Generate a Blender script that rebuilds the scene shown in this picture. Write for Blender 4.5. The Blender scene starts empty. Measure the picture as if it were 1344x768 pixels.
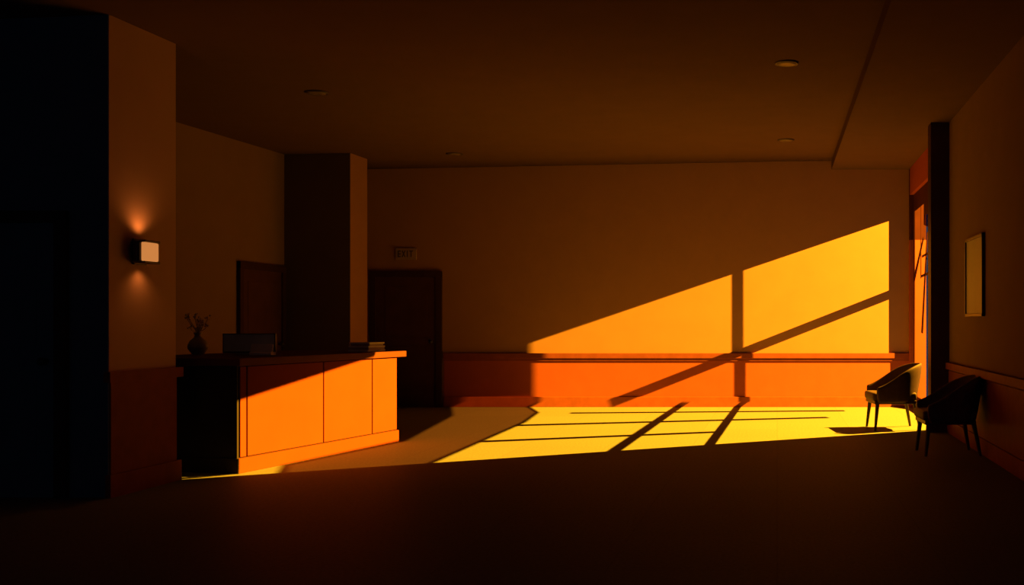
import bpy, bmesh, math, random
from mathutils import Vector, Matrix
random.seed(4)
scene = bpy.context.scene
scene.view_settings.view_transform = 'Standard'
scene.view_settings.look = 'None'
COL = scene.collection

# ------------------------------------------------------------ materials
def mat(name, color, rough=0.7, spec=0.3, var=0.12, scale=6.0, bump=0.0, bscale=120, emit=None, estr=0, metal=0):
    m = bpy.data.materials.new(name); m.use_nodes = True
    nt = m.node_tree; b = nt.nodes['Principled BSDF']
    tc = nt.nodes.new('ShaderNodeTexCoord')
    n = nt.nodes.new('ShaderNodeTexNoise'); n.inputs['Scale'].default_value = scale; n.inputs['Detail'].default_value = 6
    nt.links.new(tc.outputs['Object'], n.inputs['Vector'])
    r = nt.nodes.new('ShaderNodeValToRGB')
    r.color_ramp.elements[0].position = 0.3; r.color_ramp.elements[1].position = 0.7
    c = color
    r.color_ramp.elements[0].color = (c[0]*(1-var), c[1]*(1-var), c[2]*(1-var), 1)
    r.color_ramp.elements[1].color = (min(1, c[0]*(1+var)), min(1, c[1]*(1+var)), min(1, c[2]*(1+var)), 1)
    nt.links.new(n.outputs['Fac'], r.inputs['Fac'])
    nt.links.new(r.outputs['Color'], b.inputs['Base Color'])
    b.inputs['Roughness'].default_value = rough
    b.inputs['Specular IOR Level'].default_value = spec
    b.inputs['Metallic'].default_value = metal
    if bump:
        n2 = nt.nodes.new('ShaderNodeTexNoise'); n2.inputs['Scale'].default_value = bscale
        nt.links.new(tc.outputs['Object'], n2.inputs['Vector'])
        bp = nt.nodes.new('ShaderNodeBump'); bp.inputs['Strength'].default_value = bump; bp.inputs['Distance'].default_value = 0.01
        nt.links.new(n2.outputs['Fac'], bp.inputs['Height']); nt.links.new(bp.outputs['Normal'], b.inputs['Normal'])
    if emit:
        b.inputs['Emission Color'].default_value = (*emit, 1); b.inputs['Emission Strength'].default_value = estr
    return m

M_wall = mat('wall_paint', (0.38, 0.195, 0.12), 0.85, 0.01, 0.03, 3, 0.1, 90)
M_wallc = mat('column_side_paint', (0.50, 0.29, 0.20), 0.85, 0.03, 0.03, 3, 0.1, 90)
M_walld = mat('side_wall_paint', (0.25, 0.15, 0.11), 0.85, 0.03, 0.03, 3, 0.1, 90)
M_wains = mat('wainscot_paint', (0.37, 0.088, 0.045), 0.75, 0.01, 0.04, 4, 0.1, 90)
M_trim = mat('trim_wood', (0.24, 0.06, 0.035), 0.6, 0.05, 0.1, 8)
M_base = mat('baseboard_wood', (0.31, 0.078, 0.035), 0.6, 0.05, 0.1, 8)
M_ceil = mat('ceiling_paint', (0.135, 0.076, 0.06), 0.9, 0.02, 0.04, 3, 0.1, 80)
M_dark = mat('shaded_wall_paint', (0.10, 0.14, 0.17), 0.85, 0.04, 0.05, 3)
M_colshade = mat('column_paint', (0.12, 0.08, 0.07), 0.85, 0.03, 0.05, 3)  # shade of the column's front put into the colour
M_door = mat('door_wood', (0.085, 0.036, 0.03), 0.5, 0.08, 0.12, 5)
M_doorf = mat('door_frame_wood', (0.055, 0.024, 0.022), 0.5, 0.06, 0.12, 5)
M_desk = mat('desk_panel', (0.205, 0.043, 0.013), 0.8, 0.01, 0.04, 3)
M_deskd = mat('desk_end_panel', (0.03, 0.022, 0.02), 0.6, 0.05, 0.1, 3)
M_top = mat('desk_top', (0.11, 0.028, 0.014), 0.6, 0.05, 0.08, 4)
M_groove = mat('desk_groove', (0.03, 0.012, 0.006), 0.8, 0.1)
M_chair = mat('chair_upholstery', (0.085, 0.045, 0.038), 0.65, 0.2, 0.15, 20, 0.15, 250)
M_leg = mat('chair_leg_wood', (0.05, 0.025, 0.018), 0.45, 0.3)
M_black = mat('dark_metal', (0.03, 0.022, 0.02), 0.4, 0.4)
M_vase = mat('vase_ceramic', (0.30, 0.27, 0.25), 0.35, 0.5)
M_stem = mat('dried_stem', (0.30, 0.24, 0.16), 0.8)
M_flower = mat('dried_flower', (0.60, 0.46, 0.36), 0.8)
M_mon = mat('monitor_plastic', (0.30, 0.33, 0.33), 0.5, 0.3)
M_scr = mat('monitor_panel', (0.50, 0.60, 0.60), 0.4, 0.3)
M_paper = mat('paper', (0.70, 0.62, 0.52), 0.8)
M_sign = mat('sign_plate', (0.36, 0.24, 0.20), 0.6)
M_signd = mat('sign_letter', (0.06, 0.04, 0.03), 0.6)
M_glass = mat('picture_print', (0.48, 0.46, 0.48), 0.5, 0.2, 0.08, 2)
M_lamp = mat('sconce_glass', (0.06, 0.035, 0.02), 0.6, 0.02, 0.05, 5, emit=(1.0, 0.36, 0.09), estr=0.6)
M_light = mat('downlight_lens', (0.17, 0.12, 0.10), 0.4)
M_lring = mat('downlight_ring', (0.06, 0.035, 0.025), 0.5)
M_win = mat('window_wood', (0.07, 0.018, 0.012), 0.7, 0.05)

# see-through filter, added to dim part of the light
M_filter = bpy.data.materials.new('tinted_glass'); M_filter.use_nodes = True
nt = M_filter.node_tree; nt.nodes.remove(nt.nodes['Principled BSDF'])
tb = nt.nodes.new('ShaderNodeBsdfTransparent'); tb.inputs['Color'].default_value = (0.17, 0.10, 0.20, 1)
nt.links.new(tb.outputs[0], nt.nodes['Material Output'].inputs['Surface'])

# floor
M_floor = bpy.data.materials.new('floor_tile'); M_floor.use_nodes = True
nt = M_floor.node_tree; b = nt.nodes['Principled BSDF']
tc = nt.nodes.new('ShaderNodeTexCoord')
br = nt.nodes.new('ShaderNodeTexBrick'); br.offset = 0.0
br.inputs['Scale'].default_value = 1.0; br.inputs['Brick Width'].default_value = 0.9; br.inputs['Row Height'].default_value = 0.9
br.inputs['Mortar Size'].default_value = 0.004
br.inputs['Color1'].default_value = (0.215, 0.21, 0.17, 1); br.inputs['Color2'].default_value = (0.225, 0.22, 0.18, 1)
br.inputs['Mortar'].default_value = (0.19, 0.185, 0.15, 1)
nz = nt.nodes.new('ShaderNodeTexNoise'); nz.inputs['Scale'].default_value = 45; nz.inputs['Detail'].default_value = 5
mx = nt.nodes.new('ShaderNodeMix'); mx.data_type = 'RGBA'; mx.blend_type = 'MULTIPLY'; mx.inputs[0].default_value = 0.5
rp = nt.nodes.new('ShaderNodeValToRGB'); rp.color_ramp.elements[0].position = 0.35; rp.color_ramp.elements[1].position = 0.65
rp.color_ramp.elements[0].color = (0.6, 0.6, 0.6, 1)
nt.links.new(tc.outputs['Object'], br.inputs['Vector']); nt.links.new(tc.outputs['Object'], nz.inputs['Vector'])
nt.links.new(nz.outputs['Fac'], rp.inputs['Fac'])
nt.links.new(br.outputs['Color'], mx.inputs[6]); nt.links.new(rp.outputs['Color'], mx.inputs[7])
nt.links.new(mx.outputs[2], b.inputs['Base Color'])
b.inputs['Roughness'].default_value = 0.6; b.inputs['Specular IOR Level'].default_value = 0.01

# ------------------------------------------------------------ helpers
def add(name, me, m=None, parent=None):
    o = bpy.data.objects.new(name, me); COL.objects.link(o)
    if m: me.materials.append(m)
    if parent: o.parent = parent
    return o
def box(name, x0, x1, y0, y1, z0, z1, m, parent=None, bev=0.0):
    bm = bmesh.new(); bmesh.ops.create_cube(bm, size=1)
    for v in bm.verts:
        v.co = Vector(((x0+x1)/2+v.co.x*(x1-x0), (y0+y1)/2+v.co.y*(y1-y0), (z0+z1)/2+v.co.z*(z1-z0)))
    if bev: bmesh.ops.bevel(bm, geom=bm.edges[:], offset=bev, segments=3, affect='EDGES', profile=0.6)
    me = bpy.data.meshes.new(name); bm.to_mesh(me); bm.free()
    return add(name, me, m, parent)
def empty(name, loc=(0,0,0), rz=0.0):
    e = bpy.data.objects.new(name, None); COL.objects.link(e); e.empty_display_size = 0.1
    e.location = loc; e.rotation_euler = (0, 0, rz); return e
def smooth(o):
    for p in o.data.polygons: p.use_smooth = True
    return o
def lathe(name, prof, m, parent=None, seg=32):
    bm = bmesh.new(); rings = []
    for r, z in prof:
        r = max(r, 0.0005)
        rings.append([bm.verts.new((r*math.cos(2*math.pi*i/seg), r*math.sin(2*math.pi*i/seg), z)) for i in range(seg)])
    for a, c in zip(rings, rings[1:]):
        for i in range(seg):
            bm.faces.new((a[i], a[(i+1)%seg], c[(i+1)%seg], c[i]))
    bm.faces.new(rings[0][::-1]); bm.faces.new(rings[-1])
    bmesh.ops.recalc_face_normals(bm, faces=bm.faces[:])
    me = bpy.data.meshes.new(name); bm.to_mesh(me); bm.free()
    return smooth(add(name, me, m, parent))

YB = 16.0; XR = 2.06; XL = -6.9; CH = 3.95
# ------------------------------------------------------------ shell
box('floor', -10.5, 2.31, -3, 16.2, -0.1, 0, M_floor)
def cz(x, y):
    return 3.85-(0.85-x)/5.85*(0.11+(16-y)/8.35*0.13)
bm = bmesh.new(); nx, ny = 12, 16; g = []
for i in range(nx+1):
    row = []
    for j in range(ny+1):
        x = -10.5+(2.31+10.5)*i/nx; y = -3+19.2*j/ny
        row.append(bm.verts.new((x, y, min(cz(min(x, 0.85), max(y, 3)), 3.86))))
    g.append(row)
for i in range(nx):
    for j in range(ny):
        bm.faces.new((g[i][j], g[i][j+1], g[i+1][j+1], g[i+1][j]))
me = bpy.data.meshes.new('ceiling'); bm.to_mesh(me); bm.free()
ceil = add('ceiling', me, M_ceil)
sm = ceil.modifiers.new('thick', 'SOLIDIFY'); sm.thickness = 0.25; sm.offset = -1
smooth(ceil)
box('ceiling_soffit', 0.85, XR, -3, YB, 3.71, 3.95, M_ceil)

wb = box('wall_back', -7.1, 2.31, YB, YB+0.2, 0, CH, M_wall)
box('wall_left', XL-0.2, XL, 8.5, YB, 0, CH, M_walld)
# right wall with opening
OY0, OY1, OZ = 12.55, 15.88, 3.3
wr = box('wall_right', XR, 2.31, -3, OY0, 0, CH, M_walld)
wf = box('wall_right_far', XR, 2.31, OY1, YB, 0, 2.6, M_wains)
box('reveal_top', XR, 2.31, OY1, YB, 2.6, CH, M_win, wf)  # upper reveal coloured dark so the bright strip ends lower
box('header', XR, 2.31, OY0, OY1, OZ, CH, M_wains, wf)
# pilaster
pl = empty('wall_pilaster')
box('shaft', 1.84, XR, 12.25, 12.5, 0, 3.71, M_doorf, pl)
box('plinth', 1.82, XR, 12.23, 12.52, 0, 0.16, M_doorf, pl)
# near partition with column end face
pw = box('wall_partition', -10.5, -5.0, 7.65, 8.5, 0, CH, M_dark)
box('column_cladding', -5.0, -4.992, 7.65, 8.5, 0, CH, M_wallc, pw)
box('column_wainscot', -4.992, -4.98, 7.655, 8.495, 0.16, 0.86, M_trim, pw)
box('trim_1', -5.0, -4.95, 7.60, 8.54, 0.86, 0.94, M_trim)
box('baseboard_partition', -5.0, -4.96, 7.62, 8.53, 0, 0.17, M_trim)
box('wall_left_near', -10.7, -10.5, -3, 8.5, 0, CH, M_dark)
# second column
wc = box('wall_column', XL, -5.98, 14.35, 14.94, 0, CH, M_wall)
box('column_front', XL, -5.98, 14.335, 14.35, 0, CH, M_colshade, wc)  # thin dark sheet, stands in for shade on this face

# trims back wall
box('wainscot_back', -5.2, XR, YB-0.012, YB, 0.16, 0.74, M_wains, wb)
t = box('trim_2', -5.2, XR, YB-0.05, YB, 0.76, 0.84, M_trim, None, 0.006)
box('rail_lip', -5.2, XR, YB-0.03, YB, 0.72, 0.765, M_trim, t)
box('baseboard_back', -5.2, XR, YB-0.035, YB, 0, 0.16, M_base, None, 0.006)
# right wall trims
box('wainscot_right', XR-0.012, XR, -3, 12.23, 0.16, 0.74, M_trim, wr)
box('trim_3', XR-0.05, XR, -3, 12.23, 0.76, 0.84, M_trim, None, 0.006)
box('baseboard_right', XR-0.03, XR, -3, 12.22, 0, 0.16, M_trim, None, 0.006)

# ------------------------------------------------------------ doors (local: width x, faces -y)
def door(name, w, h, loc, rz, m=M_door, fm=M_doorf):
    e = empty(name, loc, rz); f = 0.09
    box('jamb_1', -w/2, -w/2+f, -0.05, -0.001, 0, h, fm, e, 0.005)
    box('jamb_2', w/2-f, w/2, -0.05, -0.001, 0, h, fm, e, 0.005)
    box('head', -w/2, w/2, -0.055, -0.001, h-f, h, fm, e, 0.005)
    box('slab', -w/2+f, w/2-f, -0.025, -0.001, 0.005, h-f, m, e)
    iw = w/2-f-0.14
    for k, (z0, z1) in enumerate(((0.25, 0.95), (1.1, h-f-0.15))):
        box('panel_%d' % k, -iw, iw, -0.030, -0.022, z0, z1, m, e, 0.004)
    o = lathe('knob', [(0.0, 0), (0.022, 0.002), (0.012, 0.015), (0.012, 0.03), (0.03, 0.045), (0.03, 0.06), (0.012, 0.072), (0, 0.073)], M_black, e, 20)
    o.rotation_euler = (math.pi/2, 0, 0); o.location = (w/2-f-0.07, -0.024, 1.02)
    return e
door('door_1', 1.12, 2.12, (-5.79, YB, 0), 0)
door('door_2', 1.22, 2.1, (XL, 13.68, 0), math.pi/2)
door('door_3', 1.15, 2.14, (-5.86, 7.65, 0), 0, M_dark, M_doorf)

# sign on back wall
sg = empty('exit_sign', (-5.79, YB, 2.39))
box('plate', -0.16, 0.16, -0.03, -0.001, -0.09, 0.09, M_sign, sg, 0.006)
def sb(x0, x1, z0, z1): box('stroke', x0, x1, -0.034, -0.028, z0, z1, M_signd, sg)
for k, x0 in enumerate((-0.125, -0.06, 0.015, 0.055)):
    if k == 0:
        sb(x0, x0+0.014, -0.05, 0.05)
        for z in (-0.05, -0.007, 0.036): sb(x0, x0+0.045, z, z+0.014)
    elif k == 1:
        for s in (-1, 1):
            o = box('stroke', -0.007, 0.007, -0.034, -0.028, -0.056, 0.056, M_signd, sg)
            o.location = (x0+0.025, 0, 0); o.rotation_euler = (0, s*0.42, 0)
    elif k == 2: sb(x0, x0+0.014, -0.05, 0.05)
    else:
        sb(x0+0.02, x0+0.034, -0.05, 0.05); sb(x0, x0+0.055, 0.036, 0.05)

# downlights
for (x, y) in ((0.09, 9.9), (0.12, 14.1), (-4.7, 10.45), (-4.6, 14.6)):
    e = empty('recessed_downlight', (x, y, cz(x, y)))
    lathe('ring', [(0.085, -0.004), (0.10, -0.016), (0.115, -0.012), (0.12, 0.01)], M_lring, e)
    lathe('lens', [(0.0, -0.016), (0.05, -0.018), (0.092, -0.014), (0.092, 0.0)], M_light, e)

# ------------------------------------------------------------ wall sconce
sc = empty('wall_sconce', (-4.992, 8.0, 1.86))
box('backplate', 0.0, 0.02, -0.08, 0.08, -0.10, 0.10, M_black, sc, 0.006)
box('body', 0.015, 0.08, -0.12, 0.095, -0.085, 0.085, M_black, sc, 0.02)
box('cap_top', 0.015, 0.115, -0.10, 0.10, 0.074, 0.09, M_black, sc, 0.007)
box('cap_bottom', 0.015, 0.115, -0.10, 0.10, -0.09, -0.074, M_black, sc, 0.007)
box('diffuser', 0.05, 0.11, -0.088, 0.09, -0.073, 0.073, M_lamp, sc, 0.015)
for s, pw_ in ((1, 3.4), (-1, 1.5)):
    ld = bpy.data.lights.new('sconce_bulb', 'SPOT'); ld.energy = pw_; ld.color = (1, 0.34, 0.07); ld.spot_size = 2.4; ld.spot_blend = 1; ld.shadow_soft_size = 0.03
    lo = bpy.data.objects.new('bulb_up' if s > 0 else 'bulb_down', ld); COL.objects.link(lo); lo.parent = sc
    lo.location = (0.085, 0, s*0.11); lo.rotation_euler = (0, math.pi if s > 0 else 0, 0)

# ------------------------------------------------------------ reception desk
A = Vector((-4.67, 8.87)); B = Vector((-4.18, 11.27))
L = (B-A).length; ang = math.atan2(B.y-A.y, B.x-A.x)
dk = empty('reception_desk', (A.x, A.y, 0), ang)   # local +x along front, front faces local -y (world +x)
W = 1.3
box('carcass', 0.02, L, 0.02, W, 0.0, 0.93, M_desk, dk)
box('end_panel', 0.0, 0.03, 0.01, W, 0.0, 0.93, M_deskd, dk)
box('plinth', -0.01, L+0.012, -0.012, 0.06, 0.0, 0.13, M_desk, dk, 0.004)
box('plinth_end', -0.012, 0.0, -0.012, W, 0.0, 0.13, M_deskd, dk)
g = [0.02, 0.11, 1.17, 1.98, L-0.004]
for i in range(4):
    box('front_panel_%d' % (i+1), g[i]+0.008, g[i+1]-0.008, 0.0, 0.025, 0.14, 0.925, M_desk, dk, 0.003)
box('groove_backing', 0.03, L-0.01, 0.012, 0.021, 0.13, 0.93, M_groove, dk)
box('countertop', -0.03, L+0.12, -0.04, W+0.02, 0.935, 1.0, M_top, dk, 0.006)

def desk_pt(s, d, z=1.0):
    c, sn = math.cos(ang), math.sin(ang)
    return (A.x+s*c-d*sn, A.y+s*sn+d*c, z)

# vase
vz = empty('flower_vase', (-5.6, 9.9, 1.0))
lathe('vase', [(0.0, 0.0), (0.045, 0.0), (0.055, 0.01), (0.088, 0.06), (0.09, 0.09), (0.07, 0.135), (0.035, 0.165), (0.028, 0.19), (0.04, 0.215), (0.034, 0.215), (0.024, 0.19), (0.0, 0.18)], M_vase, vz)
for k in range(14):
    a = 2*math.pi*k/14+random.uniform(-.2, .2); sp = random.uniform(0.02, 0.12); h = random.uniform(0.26, 0.40)
    cu = bpy.data.curves.new('stem_%d' % k, 'CURVE'); cu.dimensions = '3D'; cu.bevel_depth = 0.003
    s = cu.splines.new('BEZIER'); s.bezier_points.add(1)
    p0, p1 = s.bezier_points
    p0.co = (0, 0, 0.17); p0.handle_right = (0, 0, 0.26); p0.handle_left = (0, 0, 0.1)
    tip = Vector((sp*math.cos(a), sp*math.sin(a), h)); p1.co = tip; p1.handle_left = tip-Vector((0, 0, 0.07)); p1.handle_right = tip
    cu.materials.append(M_stem); o = bpy.data.objects.new('stem_%d' % k, cu); COL.objects.link(o); o.parent = vz
    bm = bmesh.new()
    for q in range(6):
        bmesh.ops.create_icosphere(bm, subdivisions=1, radius=random.uniform(0.006, 0.012),
            matrix=Matrix.Translation(tip+Vector([random.uniform(-.02, .02) for _ in range(3)])))
    me = bpy.data.meshes.new('blossom_%d' % k); bm.to_mesh(me); bm.free(); add('blossom_%d' % k, me, M_flower, vz)

# computer monitor
mo = empty('computer_monitor', (-5.15, 10.0, 1.0), 0.12)
box('housing', -0.245, 0.245, -0.018, 0.02, 0.015, 0.205, M_black, mo, 0.006)
box('screen', -0.232, 0.232, -0.024, -0.016, 0.03, 0.195, M_scr, mo, 0.002)
box('stand', -0.04, 0.04, 0.02, 0.05, 0.0, 0.12, M_mon, mo, 0.004)
box('foot', -0.11, 0.11, -0.05, 0.10, 0.0, 0.012, M_mon, mo, 0.004)
ph = empty('desk_phone', (-4.90, 9.75, 1.0), 0.1)
box('base', -0.10, 0.10, -0.06, 0.06, 0.0, 0.03, M_paper, ph, 0.006)
o = box('back_panel', -0.10, 0.10, -0.008, 0.008, 0.0, 0.10, M_paper, ph, 0.005); o.rotation_euler = (-0.3, 0, 0); o.location = (0, -0.03, 0.01)

# stack of papers
px_, py_, _ = desk_pt(2.22, 0.22)
bk = empty('book_stack', (px_, py_, 1.0), ang)
z = 0.0
for k in range(5):
    h = random.choice((0.018, 0.022, 0.028)); w = 0.15+random.uniform(-.02, .02); d = 0.12+random.uniform(-.01, .01)
    o = box('book_%d' % (k+1), -w, w, -d, d, z, z+h, M_paper if k % 2 == 0 else M_sign, bk, 0.002)
    o.rotation_euler = (0, 0, random.uniform(-.15, .15)); z += h+0.0005

# ------------------------------------------------------------ picture
pf = empty('picture_frame', (XR, 10.6, 1.79), -math.pi/2)
w, h = 0.93, 0.83
for nm, a_ in (('rail_1', (-w/2, w/2, h/2-.03, h/2)), ('rail_2', (-w/2, w/2, -h/2, -h/2+.03)), ('stile_1', (-w/2, -w/2+.03, -h/2, h/2)), ('stile_2', (w/2-.03, w/2, -h/2, h/2))):
    box(nm, a_[0], a_[1], -0.035, -0.001, a_[2], a_[3], M_black, pf, 0.004)
box('print', -w/2+.02, w/2-.02, -0.02, -0.002, -h/2+.02, h/2-.02, M_glass, pf)

# ------------------------------------------------------------ armchairs (face local -x)
def armchair(loc, rz, s=1.0):
    e = empty('armchair', loc, rz); e.scale = (s, s, s)
    path = []
    for k in range(7): path.append((-0.27+0.31*k/7, -0.30, 0, -1))
    for k in range(17):
        a = -math.pi/2+math.pi*k/16
        path.append((0.04+0.25*math.cos(a), 0.30*math.sin(a), math.cos(a), math.sin(a)))
    for k in range(7): path.append((0.04-0.31*(k+1)/7, 0.30, 0, 1))
    bm = bmesh.new(); rows = []
    for (x, y, nx, ny) in path:
        t = max(0, min(1, (x+0.27)/0.56)); st = t*t*(3-2*t)
        zt = 0.53+0.10*t+0.19*st
        lean = 0.065*t*t
        th = 0.028
        def P(off, z, l):
            sh = 0.93+0.07*l
            return bm.verts.new(((x*sh+nx*off+lean*l*max(nx, 0)), y*sh+ny*off, z))
        zb = 0.33
        rows.append([P(th, zb, 0), P(th, zb+(zt-zb)*.5, .5), P(th, zt-0.02, 1), P(0, zt, 1), P(-th, zt-0.02, 1), P(-th, zb+(zt-zb)*.5, .5), P(-th, zb, 0)])
    for a_, c_ in zip(rows, rows[1:]):
        n = len(a_)
        for i in range(n):
            bm.faces.new((a_[i], c_[i], c_[(i+1) % n], a_[(i+1) % n]))
    bm.faces.new(rows[0]); bm.faces.new(rows[-1][::-1])
    bmesh.ops.recalc_face_normals(bm, faces=bm.faces[:])
    me = bpy.data.meshes.new('shell'); bm.to_mesh(me); bm.free()
    o = smooth(add('shell', me, M_chair, e)); sb_ = o.modifiers.new('s', 'SUBSURF'); sb_.levels = 1; sb_.render_levels = 2
    o = box('seat', -0.30, 0.25, -0.265, 0.265, 0.36, 0.46, M_chair, e, 0.035); smooth(o)
    o = box('seat_frame', -0.28, 0.24, -0.27, 0.27, 0.32, 0.365, M_leg, e, 0.01)
    k = 0
    for sx in (-1, 1):
        for sy in (-1, 1):
            k += 1
            bm = bmesh.new()
            tp = Vector((sx*0.235-(0.01 if sx > 0 else 0), sy*0.22, 0.33)); bt = Vector((sx*0.27, sy*0.25, 0.0))
            if sx > 0: bt.x = 0.29
            q = []
            for c, r in ((tp, 0.026), (bt, 0.015)):
                q.append([bm.verts.new(c+Vector((r*math.cos(i*math.pi/4), r*math.sin(i*math.pi/4), 0))) for i in range(8)])
            for i in range(8): bm.faces.new((q[0][i], q[1][i], q[1][(i+1) % 8], q[0][(i+1) % 8]))
            bm.faces.new(q[0]); bm.faces.new(q[1][::-1])
            bmesh.ops.recalc_face_normals(bm, faces=bm.faces[:])
            me = bpy.data.meshes.new('leg'); bm.to_mesh(me); bm.free(); add('leg_%d' % k, me, M_leg, e)
    return e
armchair((1.43, 12.72, 0), 0.12)
armchair((1.705, 10.28, 0), 0.05, 0.97)

# ------------------------------------------------------------ light mask in the window opening, made up to shape the light
S = Vector((4.8, 14.22, 3.95)); XG = 2.12
def proj(p):
    p = Vector(p); k = (XG-S.x)/(p.x-S.x); q = S+(p-S)*k
    return (q.y, q.z)
win = empty('window_1')
Mx = Matrix(((0, 0, 1, XG), (1, 0, 0, 0), (0, 1, 0, 0), (0, 0, 0, 1)))
def plate(name, loops, m, ext=0.006):
    cu = bpy.data.curves.new(name, 'CURVE'); cu.dimensions = '2D'; cu.fill_mode = 'BOTH'; cu.extrude = ext
    for lp in loops:
        s = cu.splines.new('POLY'); s.points.add(len(lp)-1)
        for pt, co in zip(s.points, lp): pt.co = (co[0], co[1], 0, 1)
        s.use_cyclic_u = True
    o = bpy.data.objects.new(name+'_c', cu); COL.objects.link(o)
    dg = bpy.context.evaluated_depsgraph_get()
    me = bpy.data.meshes.new_from_object(o.evaluated_get(dg)); bpy.data.objects.remove(o)
    me.transform(Mx); me.name = name; me.materials.clear()
    return add(name, me, m, win)
rect = [(OY0, 0.0), (OY1, 0.0), (OY1, OZ), (OY0, OZ)]
P1 = [(1.75, YB, 2.907), (-3.87, YB, 1.0), (-3.87, YB, 0.0), (-3.5, 15.0, 0), (-3.33, 13.5, 0), (-3.21, 9.25, 0),
      (1.90, 12.2, 0), (1.98, 12.8, 0), (1.98, 15.5, 0), (1.80, 15.9, 0), (1.75, YB, 0)]
def df(s, z):
    x, y, _ = desk_pt(s, -0.0); return (x, y, z)
P2 = [(-5.05, 8.2, 0.0), (-5.05, 8.5, 0.0), df(-0.03, 0.02), df(-0.03, 0.63), df(1.93, 0.945), df(1.96, 1.0), df(L+0.10, 1.0), df(L+0.02, 0.0), (-4.53, 9.4, 0), (-4.25, 8.7, 0)]
P3 = [(-4.21, 8.72, 0), (-4.49, 9.4, 0), (-4.12, 11.3, 0), (-4.6, 14.5, 0), (-5.1, YB, 0.0), (-5.1, YB, 0.1), (-3.92, YB, 0.15), (-3.91, YB, 0), (-3.53, 15.0, 0), (-3.36, 13.5, 0), (-3.24, 9.25, 0)]
P3p = [proj(p) for p in P3]
plate('panel_surround', [rect, [proj(p) for p in P1], [proj(p) for p in P2], P3p], M_win)  # added blocker, holes projected back from the wanted light patches
bm = bmesh.new(); bm.faces.new([bm.verts.new((XG, a, c)) for a, c in P3p])
bmesh.ops.triangulate(bm, faces=bm.faces[:])
me = bpy.data.meshes.new('tinted_pane'); bm.to_mesh(me); bm.free(); add('tinted_pane', me, M_filter, win)  # added filter, lets weak light onto the floor beside the desk
def wbar(p, q, w):   # bar whose shadow lands on the back wall
    a = Vector((p[0], p[1])); c = Vector((q[0], q[1])); d = (c-a).normalized(); n = Vector((-d.y, d.x))*w/2
    return [proj((v.x, YB, v.y)) for v in (a+n, c+n, c-n, a-n)]
def fbar(p, q, w):
    a = Vector(p); c = Vector(q); d = (c-a).normalized(); n = Vector((-d.y, d.x))*w/2
    return [proj((v.x, v.y, 0)) for v in (a+n, c+n, c-n, a-n)]
bars = [wbar((-0.62, 0.0), (-0.62, 2.3), 0.17), wbar((1.9, 1.81), (-2.75, -0.02), 0.13),
        fbar((-0.62, 16), (-0.74, 10.3), 0.10), fbar((-1.55, 16), (-1.68, 9.8), 0.12),
        fbar((-3.25, 11.3), (-0.7, 12.3), 0.17), fbar((-3.3, 13.1), (0.7, 14.2), 0.20), fbar((-3.0, 14.9), (1.0, 15.3), 0.2)]
for k, bl in enumerate(bars):
    plate('muntin_%d' % (k+1), [bl], M_win, 0.005)  # added bars, shaped back from the shadow lines they cast

# sun-coloured light outside the window
ld = bpy.data.lights.new('sunlight', 'POINT'); ld.energy = 520; ld.color = (1, 0.455, 0.014); ld.shadow_soft_size = 0.007
ld.use_nodes = True; n = ld.node_tree; em = n.nodes['Emission']
fo = n.nodes.new('ShaderNodeLightFalloff'); fo.inputs['Strength'].default_value = 1.0
n.links.new(fo.outputs['Constant'], em.inputs['Strength'])
lo = bpy.data.objects.new('sunlight', ld); COL.objects.link(lo); lo.location = S

# world
w = bpy.data.worlds.new('World'); scene.world = w; w.use_nodes = True
w.node_tree.nodes['Background'].inputs['Color'].default_value = (0.16, 0.28, 0.50, 1)
w.node_tree.nodes['Background'].inputs['Strength'].default_value = 0.12

# camera
cam = bpy.data.cameras.new('camera'); co = bpy.data.objects.new('camera', cam); COL.objects.link(co)
co.location = (0, 0, 1.3); co.rotation_euler = (math.pi/2, 0, 0)
cam.sensor_width = 36; cam.lens = 36; cam.shift_x = -348/1344; cam.shift_y = 41/1344
scene.camera = co
